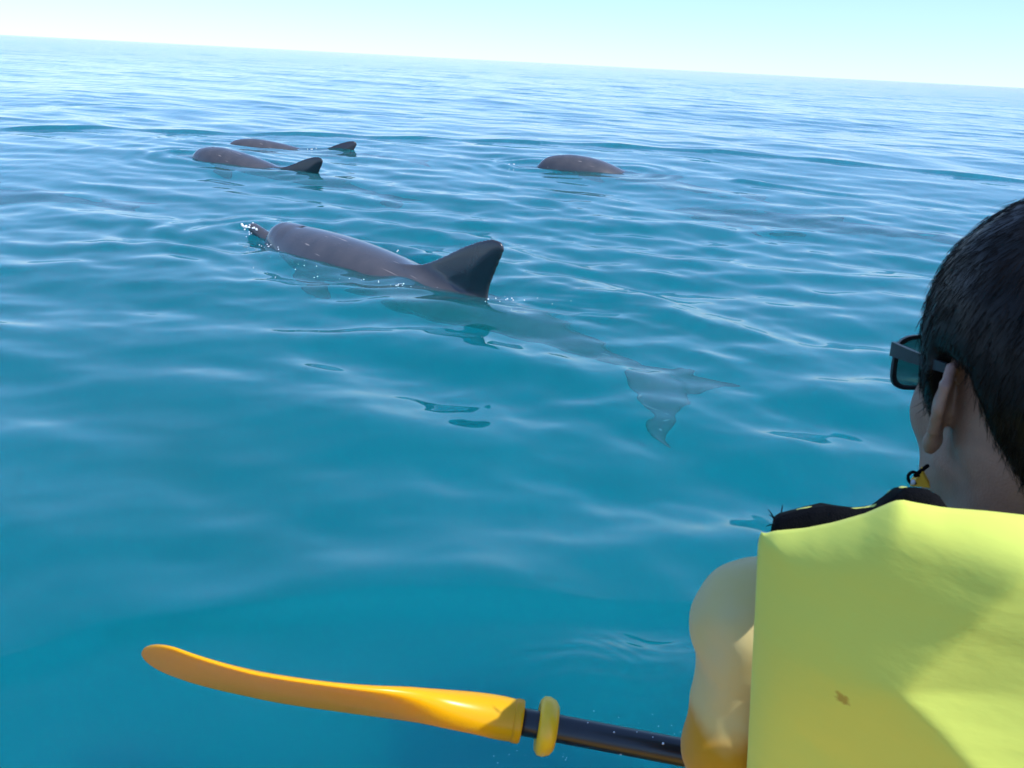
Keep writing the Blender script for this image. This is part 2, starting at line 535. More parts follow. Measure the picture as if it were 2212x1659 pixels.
def dolphin_mesh(shape):
    h = 0.0085
    xs = np.arange(-2.66, 0.10, h).astype(np.float32)
    ys = np.arange(-0.46, 0.46 + h, h).astype(np.float32)
    zs = np.arange(-0.52 if shape != 'C' else -0.85, 0.48, h).astype(np.float32)
    X = xs[:, None, None]; Y = ys[None, :, None]; Z = zs[None, None, :]
    s = -xs.astype(float)
    sc = np.clip(s, -.055, 2.45)
    b = cubic_interp(sc, S_, HALFW); tp = cubic_interp(sc, S_, TOP); bt = cubic_interp(sc, S_, BOT)
    zc = (tp + bt) / 2 + bend(s, shape)
    a = (tp - bt) / 2
    over = np.maximum(np.maximum(-.055 - s, s - 2.45), 0)
    zc_, a_, b_ = (v.astype(np.float32)[:, None, None] for v in (zc, a, b))
    rr = np.sqrt((Y / b_) ** 2 + ((Z - zc_) / a_) ** 2)
    D = (rr - 1) * np.minimum(a_, b_)
    D = np.maximum(D, 0) + np.minimum(D, 0)
    ov = over.astype(np.float32)[:, None, None]
    D = np.where(ov > 0, np.sqrt(np.maximum(D + a_ * 0.6, 0) ** 2 + ov ** 2) - a_ * 0.6, D)
    F = D
    # dorsal fin (x, z): swept back, slightly hooked
    top15 = 0.150
    lead = smooth_poly([(-0.98, top15 - .03), (-1.12, top15 + .045), (-1.25, top15 + .130), (-1.37, top15 + .220), (-1.46, top15 + .275), (-1.525, top15 + .298), (-1.562, top15 + .286)], 6)
    trail = smooth_poly([(-1.562, top15 + .286), (-1.563, top15 + .255), (-1.540, top15 + .17), (-1.525, top15 + .085), (-1.535, top15 + .02), (-1.56, top15 - .05)], 6)
    poly = lead + trail[1:] + [(-1.5, top15 - .1), (-1.05, top15 - .1)]
    zb = (bend(s, shape))[:, None]
    d2 = poly_sdf(xs[:, None].astype(float), zs[None, :].astype(float) - zb, poly)
    th = 0.0048 + 0.017 * (np.clip(-d2, 0, 0.09) / 0.09) ** 0.8
    d2 = d2[:, None, :].astype(np.float32); th = th[:, None, :].astype(np.float32)
    fin = smax(np.abs(Y) - th, d2, 0.004)
    F = smin(F, fin, 0.05)
    # flukes in the plane of the tail stock
    half = smooth_poly([(-2.20, 0.0), (-2.24, .05), (-2.32, .12), (-2.42, .185), (-2.52, .245), (-2.585, .275), (-2.60, .27), (-2.575, .225), (-2.545, .155), (-2.525, .08), (-2.49, .015), (-2.475, 0.0)], 5)
    poly = half + [(x, -y) for x, y in half[::-1]]
    d2 = poly_sdf(xs[:, None].astype(float), ys[None, :].astype(float), poly)
    th = (0.005 + 0.020 * np.sqrt(np.clip(-d2, 0, 0.07) / 0.07)) * (1 - 0.5 * np.clip(np.abs(ys[None, :]) / .3, 0, 1))
    zf = np.interp(np.clip(s, 0, 2.45), S_, (np.array(TOP) + np.array(BOT)) / 2) + bend(s, shape)
    droop = 0.16 * ys[None, :] ** 2
    fl = smax(np.abs(Z - zf.astype(np.float32)[:, None, None] + droop.astype(np.float32)[:, :, None]) - th.astype(np.float32)[:, :, None], d2.astype(np.float32)[:, :, None], 0.006)
    F = smin(F, fl, 0.035)
    fld = Field(xs, ys, zs); fld.F = F.astype(np.float32)
    # flippers
    for sgn in (-1, 1):
        p0 = np.array((-0.60, sgn * 0.165, -0.13)); p1 = np.array((-0.90, sgn * 0.26, -0.30))
        ax = (p1 - p0) / np.linalg.norm(p1 - p0)
        ch = np.array((-1.0, sgn * -0.2, 0.1)); ch -= ax * (ch @ ax); ch /= np.linalg.norm(ch)
        nn = np.cross(ax, ch)
        fld.ell((p0 + p1) / 2 + ch * .01, (0.175, 0.060, 0.014), (ax, ch, nn), k=0.03)
        fld.ell(p0 * .6 + p1 * .4, (0.11, 0.068, 0.018), (ax, ch, nn), k=0.03)
    # blowhole dent
    zt = float(np.interp(.36, S_, TOP) + bend(np.array([.36]), shape)[0])
    fld.ell((-0.365, 0, zt + 0.004), (0.010, 0.022, 0.013), None, k=0.012, sub=True)
    # eye sockets and mouth corners
    return fld.mesh() + (zt,)


def dolphin_material():
    m, t, b = mat_new("dolphin_skin")
    N, L = t.nodes.new, t.links.new
    tc = N("ShaderNodeTexCoord")
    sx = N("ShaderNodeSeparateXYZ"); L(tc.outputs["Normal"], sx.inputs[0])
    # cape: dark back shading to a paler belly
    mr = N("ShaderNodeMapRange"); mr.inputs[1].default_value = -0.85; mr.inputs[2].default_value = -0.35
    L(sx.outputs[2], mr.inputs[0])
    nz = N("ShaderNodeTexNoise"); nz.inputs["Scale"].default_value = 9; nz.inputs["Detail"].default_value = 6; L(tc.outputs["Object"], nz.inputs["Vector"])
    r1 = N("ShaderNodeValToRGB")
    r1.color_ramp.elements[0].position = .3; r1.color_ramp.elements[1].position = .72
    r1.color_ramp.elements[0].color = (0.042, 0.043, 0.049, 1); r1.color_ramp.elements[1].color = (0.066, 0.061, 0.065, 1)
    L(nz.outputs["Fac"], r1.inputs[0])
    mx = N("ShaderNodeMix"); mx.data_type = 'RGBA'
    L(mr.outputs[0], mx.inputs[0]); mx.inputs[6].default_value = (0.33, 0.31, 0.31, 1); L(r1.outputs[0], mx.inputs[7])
    # pale rake scars: sparse thin streaks
    mp = N("ShaderNodeMapping"); mp.inputs["Scale"].default_value = (2.5, 60, 60); mp.inputs["Rotation"].default_value = (0, 0.35, 0.1)
    L(tc.outputs["Object"], mp.inputs["Vector"])
    n2 = N("ShaderNodeTexNoise"); n2.inputs["Scale"].default_value = 1.0; n2.inputs["Detail"].default_value = 1; L(mp.outputs[0], n2.inputs["Vector"])
    n3 = N("ShaderNodeTexNoise"); n3.inputs["Scale"].default_value = 3.5; L(tc.outputs["Object"], n3.inputs["Vector"])
    g1 = N("ShaderNodeMapRange"); g1.inputs[1].default_value = .70; g1.inputs[2].default_value = .75; L(n2.outputs["Fac"], g1.inputs[0])
    g2 = N("ShaderNodeMapRange"); g2.inputs[1].default_value = .55; g2.inputs[2].default_value = .62; L(n3.outputs["Fac"], g2.inputs[0])
    mu = N("ShaderNodeMath"); mu.operation = 'MULTIPLY'; L(g1.outputs[0], mu.inputs[0]); L(g2.outputs[0], mu.inputs[1])
    m2 = N("ShaderNodeMath"); m2.operation = 'MULTIPLY'; L(mu.outputs[0], m2.inputs[0]); m2.inputs[1].default_value = 0.5
    mz = N("ShaderNodeMix"); mz.data_type = 'RGBA'
    L(m2.outputs[0], mz.inputs[0]); L(mx.outputs[2], mz.inputs[6]); mz.inputs[7].default_value = (0.36, 0.31, 0.29, 1)
    so = N("ShaderNodeSeparateXYZ"); L(tc.outputs["Object"], so.inputs[0])      # the dorsal fin is slate dark
    fz = N("ShaderNodeMapRange"); fz.inputs[1].default_value = 0.165; fz.inputs[2].default_value = 0.27; L(so.outputs[2], fz.inputs[0])
    mf = N("ShaderNodeMix"); mf.data_type = 'RGBA'; L(fz.outputs[0], mf.inputs[0]); L(mz.outputs[2], mf.inputs[6]); mf.inputs[7].default_value = (0.022, 0.023, 0.028, 1)
    L(mf.outputs[2], b.inputs["Base Color"])
    b.inputs["Coat Weight"].default_value = 0.5
    b.inputs["Coat Roughness"].default_value = 0.10
    b.inputs["Roughness"].default_value = 0.27
    b.inputs["Specular IOR Level"].default_value = 0.45
    bp = N("ShaderNodeBump"); bp.inputs["Strength"].default_value = 0.15; bp.inputs["Distance"].default_value = 0.004
    n4 = N("ShaderNodeTexNoise"); n4.inputs["Scale"].default_value = 60; n4.inputs["Detail"].default_value = 3; L(tc.outputs["Object"], n4.inputs["Vector"])
    L(n4.outputs["Fac"], bp.inputs["Height"]); L(bp.outputs[0], b.inputs["Normal"])
    return m


skin_d = dolphin_material()
dark_wet = mat("wet_black", (0.012, 0.011, 0.012), rough=0.15, scale=80)


def sphere_vf(c, rad, nu=14, nv=9):
    c = np.array(c); V = []
    rings = []
    for i in range(1, nv):
        ph = math.pi * i / nv
        a = np.linspace(0, 2 * math.pi, nu, endpoint=False)
        rings.append(c + np.stack([rad[0] * math.sin(ph) * np.cos(a), rad[1] * math.sin(ph) * np.sin(a), np.full(nu, rad[2] * math.cos(ph))], 1))
    return loft(rings)


protos = {}
for shp in 'ABC':
    P, Q, zt = dolphin_mesh(shp)
    o = mesh_obj("dolphin", P, Q, skin_d)
    for sgn in (-1, 1):
        ze = -0.045 + float(bend(np.array([.30]), shp)[0])
        v, f = sphere_vf((-0.30, sgn * 0.114, ze), (0.013, 0.008, 0.009))
        mesh_obj("eye", v, f, dark_wet, o)
    v, f = tube([(-0.372 + 0.006 * math.cos(t * 1.4), 0.017 * t, zt - 0.0025 - 0.02 * abs(t) ** 2 * 0.1) for t in np.linspace(-1, 1, 9)], [.001, .0035, .005, .0055, .0058, .0055, .005, .0035, .001], 8)
    mesh_obj("blowhole", v, f, dark_wet, o)
    protos[shp] = o

D_LABELS = [
    "nearest grey dolphin, beak raised and tall dark dorsal fin fully out of the water",
    "grey dolphin with low dark fin just clearing the water, front one of the left pair",
    "farthest dolphin, only its long back and the tip of its fin showing, left pair rear",
    "dolphin on the right surfacing alone with rounded back and no fin showing",
    "submerged dolphin seen as a dim purple shape to the right, below the finless one",
    "submerged dolphin at the left edge of the picture, faint mauve under the ripples",
]
used = set()
dolphins = []
for i, d in enumerate(DOLPHINS):
    src = protos[d['shape']]
    if d['shape'] in used:
        o = src.copy(); col.objects.link(o)
        for ch in list(src.children):
            c = ch.copy(); col.objects.link(c); c.parent = o
    else:
        o = src; used.add(d['shape'])
    hx, hy = d['head']
    M = Matrix.Rotation(math.atan2(hy, hx), 4, 'Z') @ Matrix.Rotation(-math.radians(d['pitch']), 4, 'Y') @ Matrix.Rotation(math.radians(d['roll']), 4, 'X')
    o.matrix_world = Matrix.Translation((d['beak'][0], d['beak'][1], d['z'])) @ M @ Matrix.Scale(d['sc'], 4)
    tag(o, D_LABELS[i], "dolphin", "pod of dolphins at the surface")
    dolphins.append(o)


# ------------------------------------------------------------------ splash: drops and foam flecks
foam = mat("foam", (0.80, 0.82, 0.84), (0.7, 0.74, 0.78), rough=0.25, scale=300)


def drops(name, spots, parent=None):
    V, F = [], []
    for (p, r) in spots:
        rr = (r * (0.7 + 0.6 * random.random()), r * (0.7 + 0.6 * random.random()), r * (0.45 + 0.4 * random.random()))
        v, f = sphere_vf((0, 0, 0), rr, 7, 5)
        a = random.random() * 6.28
        Rm = np.array([[math.cos(a), -math.sin(a), 0], [math.sin(a), math.cos(a), 0], [0, 0, 1]])
        v = v @ Rm.T + np.array(p)
        o = len(V)
        V.extend(v); F.extend([tuple(o + i for i in g) for g in f])
    return mesh_obj(name, V, F, foam, parent)


spots = []
def spray(px, py, n, sp, r0, r1, z=0.012, zs=0.01):
    for _ in range(n):
        x = px + random.gauss(0, sp[0]); y = py + random.gauss(0, sp[1])
        zz = z + abs(random.gauss(0, zs))
        spots.append((gnd(x, y, zz), random.uniform(r0, r1)))
spray(531, 490, 16, (5, 3), .003, .009, .02, .015)
spray(552, 494, 7, (3, 5), .003, .007, .03, .02)
spray(545, 503, 5, (10, 5), .002, .005)
spray(585, 530, 9, (18, 6), .002, .004)
spray(640, 572, 5, (18, 8), .0015, .003)
for t in np.linspace(0, 1, 13):
    spray(690 + 250 * t, 596 + 24 * t, 1, (12, 2), .001, .003, .004, .003)
spray(870, 614, 6, (14, 2), .0015, .004, .004, .003)
spray(1080, 648, 9, (16, 3), .0015, .004)
spray(1180, 646, 6, (40, 6), .001, .003)
spray(850, 547, 3, (4, 2), .002, .005)
spray(1110, 355, 3, (10, 1), .003, .006)
spray(680, 320, 6, (8, 2), .003, .007)
spray(1330, 1600, 26, (110, 26), .0005, .0012, .001, .0005)
spray(1180, 1640, 14, (60, 12), .0005, .0014, .001, .0005)
o = drops("splash", spots)
tag(o, "white water drops thrown up round the nearest dolphin's beak and flank", "splash", kind="stuff")


# ------------------------------------------------------------------ the paddle
yellow = None


def paddle_material():
    m, t, b = mat_new("yellow_plastic")
    N, L = t.nodes.new, t.links.new
    tc = N("ShaderNodeTexCoord")
    nz = N("ShaderNodeTexNoise"); nz.inputs["Scale"].default_value = 14; nz.inputs["Detail"].default_value = 5; L(tc.outputs["Object"], nz.inputs["Vector"])
    rp = N("ShaderNodeValToRGB")
    rp.color_ramp.elements[0].color = (0.92, 0.50, 0.004, 1); rp.color_ramp.elements[1].color = (0.95, 0.55, 0.006, 1)
    L(nz.outputs["Fac"], rp.inputs[0]); L(rp.outputs[0], b.inputs["Base Color"])
    b.inputs["Roughness"].default_value = 0.30
    b.inputs["Subsurface Weight"].default_value = 0.0
    tr = N("ShaderNodeBsdfTranslucent"); tr.inputs["Color"].default_value = (1.0, 0.50, 0.008, 1)
    mx = N("ShaderNodeMixShader"); mx.inputs[0].default_value = 0.42
    L(b.outputs[0], mx.inputs[1]); L(tr.outputs[0], mx.inputs[2])
    L(mx.outputs[0], t.nodes["Material Output"].inputs["Surface"])
    return m


paddle_yellow = paddle_material()
ring_yellow = mat("yellow_rubber", (0.90, 0.52, 0.015), (0.86, 0.48, 0.012), rough=0.35, scale=40)
shaft_black = mat("black_shaft", (0.010, 0.012, 0.018), (0.014, 0.016, 0.022), rough=0.28, scale=50, spec=0.5)

P0 = pix(1122, 1558, 0.88)      # where the shaft leaves the blade socket
P1 = pix(1480, 1626, 0.875)
AX = (P0 - P1).normalized()     # towards the blade
vd = (pix(430, 1440, 0.9) - Vector((0, 0, CAM_H))).normalized()
upi = AX.cross(vd).normalized()
if upi.z < 0: upi = -upi
al = math.radians(13)
WD = (vd * math.cos(al) - upi * math.sin(al))
WD = (WD - AX * WD.dot(AX)).normalized()      # from the near (upper) edge to the far (lower) edge
NN = AX.cross(WD).normalized()
if NN.dot(vd) > 0: NN = -NN                   # visible face
paddle = bpy.data.objects.new("paddle", None)
col.objects.link(paddle)
paddle.location = P1
tag(paddle, "kayak paddle with orange-yellow blade, yellow drip ring and black shaft across the water", "paddle")
Minv = Matrix.Translation(-P1)


def rel(p): return np.array(Vector(p) - P1)


bs = np.array([0.0, .012, .05, .085, .12, .16, .21, .27, .33, .37, .395, .415, .428])
bw = np.array([.0215, .0225, .024, .032, .048, .062, .072, .080, .084, .086, .084, .070, .014])
bt_ = np.array([.0215, .0225, .0215, .0185, .013, .0075, .0045, .0038, .0036, .0036, .0034, .003, .0015])
sag = np.array([0, 0, 0, .002, .0055, .0095, .0125, .0140, .0125, .0095, .0065, .0045, .0035])
rings = []
for s in np.concatenate([np.linspace(0, .4, 50), (.428 - .023 * np.cos(np.linspace(0.05, 1.0, 16) * math.pi / 2) ** 1.0)]):
    wv, tv, sg = (np.interp(s, bs, a) for a in (bw, bt_, sag))
    wv, tv, sg = (float(cubic_interp(np.array([s]), bs, a)[0]) for a in (bw, bt_, sag))
    if s > .385: wv = .086 * math.sqrt(max(0.0, 1 - ((s - .385) / .0432) ** 2)) ** 1.0 + .001
    flat = sstep(.06, .2, s)
    ring = []
    for a in np.linspace(0, 2 * math.pi, 36, endpoint=False):
        ca, sa = math.cos(a), math.sin(a)
        e = 1 - 0.45 * flat
        x = wv * math.copysign(abs(ca) ** e, ca)
        y = tv * math.copysign(abs(sa) ** e, sa)
        cup = 0.010 * flat * (1 - (x / .074) ** 2) * (1 - sstep(.3, .42, s))     # spooned face
        spine = 0.006 * flat * math.exp(-(x / .012) ** 2) * (1 - sstep(.2, .36, s)) * (1 if sa > 0 else 0)
        al_s = math.radians(np.interp(s, [.08, .2, .30, .40], [14, 11, 8.5, 9]))
        WS = vd * math.cos(al_s) - upi * math.sin(al_s)
        WS = (WD * (1 - float(sstep(.06, .2, s))) + WS * float(sstep(.06, .2, s))).normalized()
        p = P0 + AX * s + upi * (-sg) + WS * x + NN * (y - cup * 0.6 + spine * 0.5)
        ring.append(rel(p))
    rings.append(np.array(ring))
v, f = loft(rings)
blade = mesh_obj("blade", v, f, paddle_yellow, paddle)
# socket lip
lip = []
for s, r in ((-.003, .0165), (-.003, .0215), (-.001, .0230), (.004, .0232), (.007, .0224)):
    a = np.linspace(0, 2 * math.pi, 36, endpoint=False)
    lip.append(np.array([rel(P0 + AX * s + (WD * math.cos(t) + NN * math.sin(t)) * r) for t in a]))
v, f = loft(lip)
mesh_obj("socket_lip", v, f, paddle_yellow, blade)
# shaft: from inside the socket past the paddler to the far hand
L_SH = 1.55
pts = [rel(P0 + AX * 0.03 - AX * (L_SH * t)) for t in np.linspace(0, 1, 30)]
v, f = tube(pts, .0146, 28)
shaft = mesh_obj("shaft", v, f, shaft_black, paddle)
# drip ring
C = P0 - AX * 0.030
a = np.linspace(0, 2 * math.pi, 40, endpoint=False)
prof = [(-.006, .0145), (-.0085, .019), (-.0085, .0235), (-.0055, .0285), (0, .0312), (.0045, .0305), (.0075, .026), (.0075, .021), (.005, .0145)]
rings = [np.array([rel(C + AX * ax * 1.3 + (upi * math.cos(t) + AX.cross(upi) * math.sin(t)) * r) for t in a]) for ax, r in prof]
v, f = loft(rings, close=False)
mesh_obj("drip_ring", v, f, ring_yellow, paddle)
# beads of water on the shaft
sp = []
for t, an, r in ((.105, .5, .0012), (.16, .35, .002), (.115, -1.2, .0012), (.13, .9, .0008), (.19, -.3, .0009), (.075, .9, .0008), (.21, .8, .0009), (.148, .7, .0007), (-.06, .3, .0009)):
    vdir = (Vector((0, 0, CAM_H)) - (P0 - AX * t)).normalized()
    side = AX.cross(vdir).normalized()
    if side.z < 0: side = -side
    rad = .0146 if t > 0 else .0222
    sp.append((rel(P0 - AX * t + (vdir * math.cos(an) + side * math.sin(an)).normalized() * rad), r))
drops("water_bead", sp, paddle)["kind"] = "stuff"
# far blade, dipping on the other side of the boat
rings = []
E0 = P0 - AX * (L_SH - .03)
for s in np.linspace(0, .428, 40):
    wv, tv, sg = (float(cubic_interp(np.array([s]), bs, a_)[0]) for a_ in (bw, bt_, sag))
    rings.append(np.array([rel(E0 - AX * s + upi * (-sg) + WD * wv * math.cos(t) + NN * tv * math.sin(t)) for t in np.linspace(0, 2 * math.pi, 28, endpoint=False)]))
v, f = loft(rings)
mesh_obj("blade", v, f, paddle_yellow, paddle)


# ------------------------------------------------------------------ the paddler
skin = mat("skin", (0.33, 0.175, 0.12), (0.28, 0.145, 0.10), rough=0.45, scale=60, bump=0.3, bump_scale=500)
hair_m = mat("black_hair", (0.007, 0.0055, 0.005), (0.012, 0.009, 0.0075), rough=0.33, scale=120, spec=0.16)


def sleeve_material():
    m, t, b = mat_new("pale_yellow_knit")
    N, L = t.nodes.new, t.links.new
    tc = N("ShaderNodeTexCoord")
    nz = N("ShaderNodeTexNoise"); nz.inputs["Scale"].default_value = 16; nz.inputs["Detail"].default_value = 3; L(tc.outputs["Object"], nz.inputs["Vector"])
    rp = N("ShaderNodeValToRGB")
    rp.color_ramp.elements[0].position = .3; rp.color_ramp.elements[1].position = .7
    rp.color_ramp.elements[0].color = (0.78, 0.67, 0.33, 1); rp.color_ramp.elements[1].color = (0.80, 0.65, 0.25, 1)
    L(nz.outputs["Fac"], rp.inputs[0])
    # sunlight glowing through the lower sleeve, painted as deep orange
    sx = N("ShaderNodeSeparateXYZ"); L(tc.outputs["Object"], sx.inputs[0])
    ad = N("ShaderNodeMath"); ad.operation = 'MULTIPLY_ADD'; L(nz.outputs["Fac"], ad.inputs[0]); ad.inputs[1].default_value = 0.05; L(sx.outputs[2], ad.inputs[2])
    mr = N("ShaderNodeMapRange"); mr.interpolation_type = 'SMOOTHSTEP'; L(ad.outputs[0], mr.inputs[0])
    m["elbow_glow_node"] = mr.name
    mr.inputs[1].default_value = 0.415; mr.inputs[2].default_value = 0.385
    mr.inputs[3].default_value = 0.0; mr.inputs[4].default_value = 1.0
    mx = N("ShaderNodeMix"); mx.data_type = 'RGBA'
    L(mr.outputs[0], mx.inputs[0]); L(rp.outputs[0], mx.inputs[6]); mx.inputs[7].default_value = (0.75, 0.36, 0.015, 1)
    L(mx.outputs[2], b.inputs["Base Color"])
    b.inputs["Roughness"].default_value = 0.85
    b.inputs["Specular IOR Level"].default_value = 0.15
    b.inputs["Sheen Weight"].default_value = 0.3
    tr = N("ShaderNodeBsdfTranslucent"); L(mx.outputs[2], tr.inputs["Color"])
    ms = N("ShaderNodeMixShader"); ms.inputs[0].default_value = 0.3
    L(b.outputs[0], ms.inputs[1]); L(tr.outputs[0], ms.inputs[2])
    L(ms.outputs[0], t.nodes["Material Output"].inputs["Surface"])
    return m


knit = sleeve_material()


def az_dir(deg): return Vector((math.sin(math.radians(deg)), math.cos(math.radians(deg)), 0))


# head frame
FACE_AZ, HEAD_PITCH, HS = -3.0, -9.0, 1.06
hf = az_dir(FACE_AZ); hl = Vector((-hf.y, hf.x, 0)); hu = Vector((0, 0, 1))
Rq = Matrix.Rotation(math.radians(HEAD_PITCH), 3, -hl)
hf = Rq @ hf; hu = Rq @ hu
EAR = pix(2043, 882, 0.63)
HO = EAR - hl * 0.080 * HS


def hd(x, y, z): return HO + (hf * x + hl * y + hu * z) * HS


HM = np.array([list(hf), list(hl), list(hu)])
# torso frame
T_AZ = 18.0
tf = az_dir(T_AZ); tl = Vector((-tf.y, tf.x, 0)); tu = Vector((0, 0, 1))
C7 = hd(-0.055, 0, -0.125)


def tp_(x, y, z): return C7 + tf * x + tl * y + tu * z


SHL = pix(1640, 1352, 0.75)
ELB = pix(1588, 1622, 0.775)
HANDL = P1 - AX * 0.16
K_AZ = 40.0
kf = az_dir(K_AZ); kl = Vector((-kf.y, kf.x, 0))
PEL = Vector((C7.x, C7.y, 0.19)) + kf * 0.06
SHR = tp_(0.02, -0.19, -0.075)
HANDR = P1 - AX * 0.62
ELR = (SHR + HANDR) / 2 + Vector((0.12, -0.06, -0.07))


def graded(lo, hi, f0, f1, hf_, hc):
    """axis samples: fine between f0 and f1, growing coarser outside"""
    a = list(np.arange(f0, f1, hf_))
    st = hf_
    x = f0
    left = []
    while x > lo:
        st = min(st * 1.12, hc); x -= st; left.append(x)
    st = hf_; x = a[-1]; right = []
    while x < hi:
        st = min(st * 1.12, hc); x += st; right.append(x)
    return np.array(left[::-1] + a + right)


def head_prims(F, grow=0.0):
    k = 0.03
    F.ell(hd(-.004, 0, .048), [(r + grow) * HS for r in (.097, .076, .088)], HM, k)
    F.ell(hd(-.03, 0, .03), [(r + grow) * HS for r in (.070, .073, .080)], HM, k)
    F.ell(hd(.042, 0, .0), [(r + grow) * HS for r in (.052, .064, .075)], HM, k)
    F.ell(hd(.040, 0, -.058), [(r + grow) * HS for r in (.052, .055, .042)], HM, k)


person = bpy.data.objects.new("person", None)
col.objects.link(person)
person.location = (PEL.x, PEL.y, 0.10)
tag(person, "dark-haired paddler in yellow-green life jacket and sunglasses, seen from behind at the right", "person")
PO = np.array(person.location)


def build_body():
    h = np.array(HO)
    xs = graded(0.02, 1.35, h[0] - .13, h[0] + .13, .0036, .011)
    ys = graded(0.30, 1.50, h[1] - .13, h[1] + .15, .0036, .011)
    zs = graded(0.02, 0.92, h[2] - .17, h[2] + .17, .0036, .011)
    F = Field(xs, ys, zs)
    head_prims(F)
    # jaw line, chin, cheeks, nose, brow, lips
    F.cone(hd(.012, .052, -.048), hd(.072, .024, -.092), .016 * HS, .014 * HS, .03)
    F.cone(hd(.012, -.052, -.048), hd(.072, -.024, -.092), .016 * HS, .014 * HS, .03)
    F.ell(hd(.083, 0, -.088), [.017 * HS, .02 * HS, .018 * HS], HM, .02)
    for s in (1, -1):
        F.ell(hd(.066, s * .042, -.018), [.02 * HS, .022 * HS, .024 * HS], HM, .025)
        F.ell(hd(.088, s * .032, .012), [.012 * HS, .017 * HS, .011 * HS], HM, .008, sub=True)
        F.ell(hd(.078, s * .032, .010), [.013 * HS, .014 * HS, .012 * HS], HM, .006)
        F.cone(hd(.094, s * .012, .034), hd(.078, s * .05, .03), .008 * HS, .006 * HS, .012)
    F.cone(hd(.094, 0, .02), hd(.112, 0, -.022), .009 * HS, .012 * HS, .012)
    for s in (1, -1): F.ell(hd(.102, s * .012, -.027), [.011 * HS, .008 * HS, .008 * HS], HM, .008)
    F.cone(hd(.096, .018, -.052), hd(.096, -.018, -.052), .006 * HS, .006 * HS, .012)
    F.cone(hd(.094, .016, -.062), hd(.094, -.016, -.062), .007 * HS, .007 * HS, .010)
    # ears
    for s in (1, -1):
        ax = (hf * .80 + hl * (-s * .60) + hu * .10).normalized()     # fore-aft axis, back edge flared outwards
        zz = (hu - hf * .18).normalized(); zz = (zz - ax * zz.dot(ax)).normalized()
        nn = ax.cross(zz)
        M = np.array([list(ax), list(zz), list(nn)])
        c = hd(-.005, s * .087, .002)
        F.ell(c, [.0165 * HS, .030 * HS, .0036 * HS], M, .003)
        F.ell(np.array(c) + np.array(ax) * .012, [.008 * HS, .016 * HS, .007 * HS], M, .006)
        pts = [(.013, .012), (.008, .029), (-.008, .033), (-.018, .022), (-.019, .004), (-.012, -.014), (-.003, -.026), (.004, -.030)]
        for (a0, b0), (a1, b1) in zip(pts[:-1], pts[1:]):
            p = np.array(c) + np.array(ax) * a0 * HS + np.array(zz) * b0 * HS
            q_ = np.array(c) + np.array(ax) * a1 * HS + np.array(zz) * b1 * HS
            F.cone(p, q_, .0040 * HS, .0040 * HS, .0025)
        F.ell(np.array(c) + np.array(ax) * .004 * HS - np.array(zz) * .030 * HS, [.008 * HS, .010 * HS, .005 * HS], M, .006)
        F.ell(hd(-.022, s * .064, -.006), [.016 * HS, .010 * HS, .026 * HS], HM, .02)
    # neck
    F.cone(hd(-.020, 0, -.03), hd(-.045, 0, -.14), .055 * HS, .060 * HS, .04)
    F.cone(hd(.015, 0, -.06), tp_(.05, 0, -.05), .040 * HS, .05, .04)
    F.cone(hd(-.045, .035, -.04), tp_(.01, .05, -.02), .022, .03, .04)
    F.cone(hd(-.045, -.035, -.04), tp_(.01, -.05, -.02), .022, .03, .04)
    # torso
    pe = np.array(PEL)
    F.cone(tp_(.03, .10, -.08), tp_(.03, -.10, -.08), .065, .065, .06)
    F.cone(tp_(.045, .07, -.16), tp_(.045, -.07, -.16), .10, .10, .06)
    F.cone(tp_(.05, .06, -.26), tp_(.05, -.06, -.26), .095, .095, .06)
    F.cone(pe + np.array(kl) * .07, pe - np.array(kl) * .07, .105, .105, .06)
    F.cone(tp_(.02, .06, -.035), SHL, .04, .048, .04)
    F.cone(tp_(.02, -.06, -.035), SHR, .04, .048, .04)
    # arms
    for sh, el, hn, s in ((SHL, ELB, HANDL, 1), (SHR, ELR, HANDR, -1)):
        F.cone(sh, el, .046, .036, .03)
        wr = Vector(hn) + (Vector(el) - Vector(hn)).normalized() * .075 + Vector((0, 0, .028))
        F.cone(el, wr, .036, .024, .02)
        # palm on top of the shaft, fingers curled round it, thumb underneath
        A = np.array(AX); hn = np.array(hn)
        back = np.array(Vector(el) - Vector(hn)); back -= A * (back @ A); back /= np.linalg.norm(back)
        upv = np.cross(A, back); upv = upv if upv[2] > 0 else -upv
        F.cone(wr, hn + upv * .026 + back * .012, .022, .020, .015)
        for j, off in enumerate((-.032, -.011, .010, .030)):
            ln = (.95, 1.05, 1.0, .82)[j]
            prev = hn + A * off + upv * .027 + back * .010
            for t in (20, 75, 130, 185, 235):
                tt = math.radians(90 - t * ln)
                cur = hn + A * off * 1.05 + (-back * math.cos(tt) + upv * math.sin(tt)) * .0245
                F.cone(prev, cur, .0085, .0082, .004)
                prev = cur
        prev = hn + A * (-.05) + upv * .015 + back * .016
        for t in (-10, -60, -110):
            tt = math.radians(t)
            cur = hn + A * (-.050 + .004) + (back * math.cos(tt) + upv * math.sin(tt)) * .0255
            F.cone(prev, cur, .0098, .009, .006)
            prev = cur
    # legs, stretched forward along the boat
    for s in (1, -1):
        hip = pe + np.array(kl) * .09 * s
        kn = pe + np.array(kf) * .43 + np.array(kl) * .14 * s + np.array((0, 0, .10))
        an = pe + np.array(kf) * .80 + np.array(kl) * .11 * s + np.array((0, 0, -.06))
        F.cone(hip, kn, .085, .058, .05)
        F.cone(kn, kn * .6 + an * .4, .055, .056, .03)
        F.cone(kn * .6 + an * .4, an, .054, .036, .03)
        F.cone(an, an + np.array(kf) * .10 + np.array((0, 0, .11)), .036, .026, .03)
    P, Q = F.mesh()
    return mesh_obj("body", P - PO, Q, skin, person), F


body, bodyF = build_body()


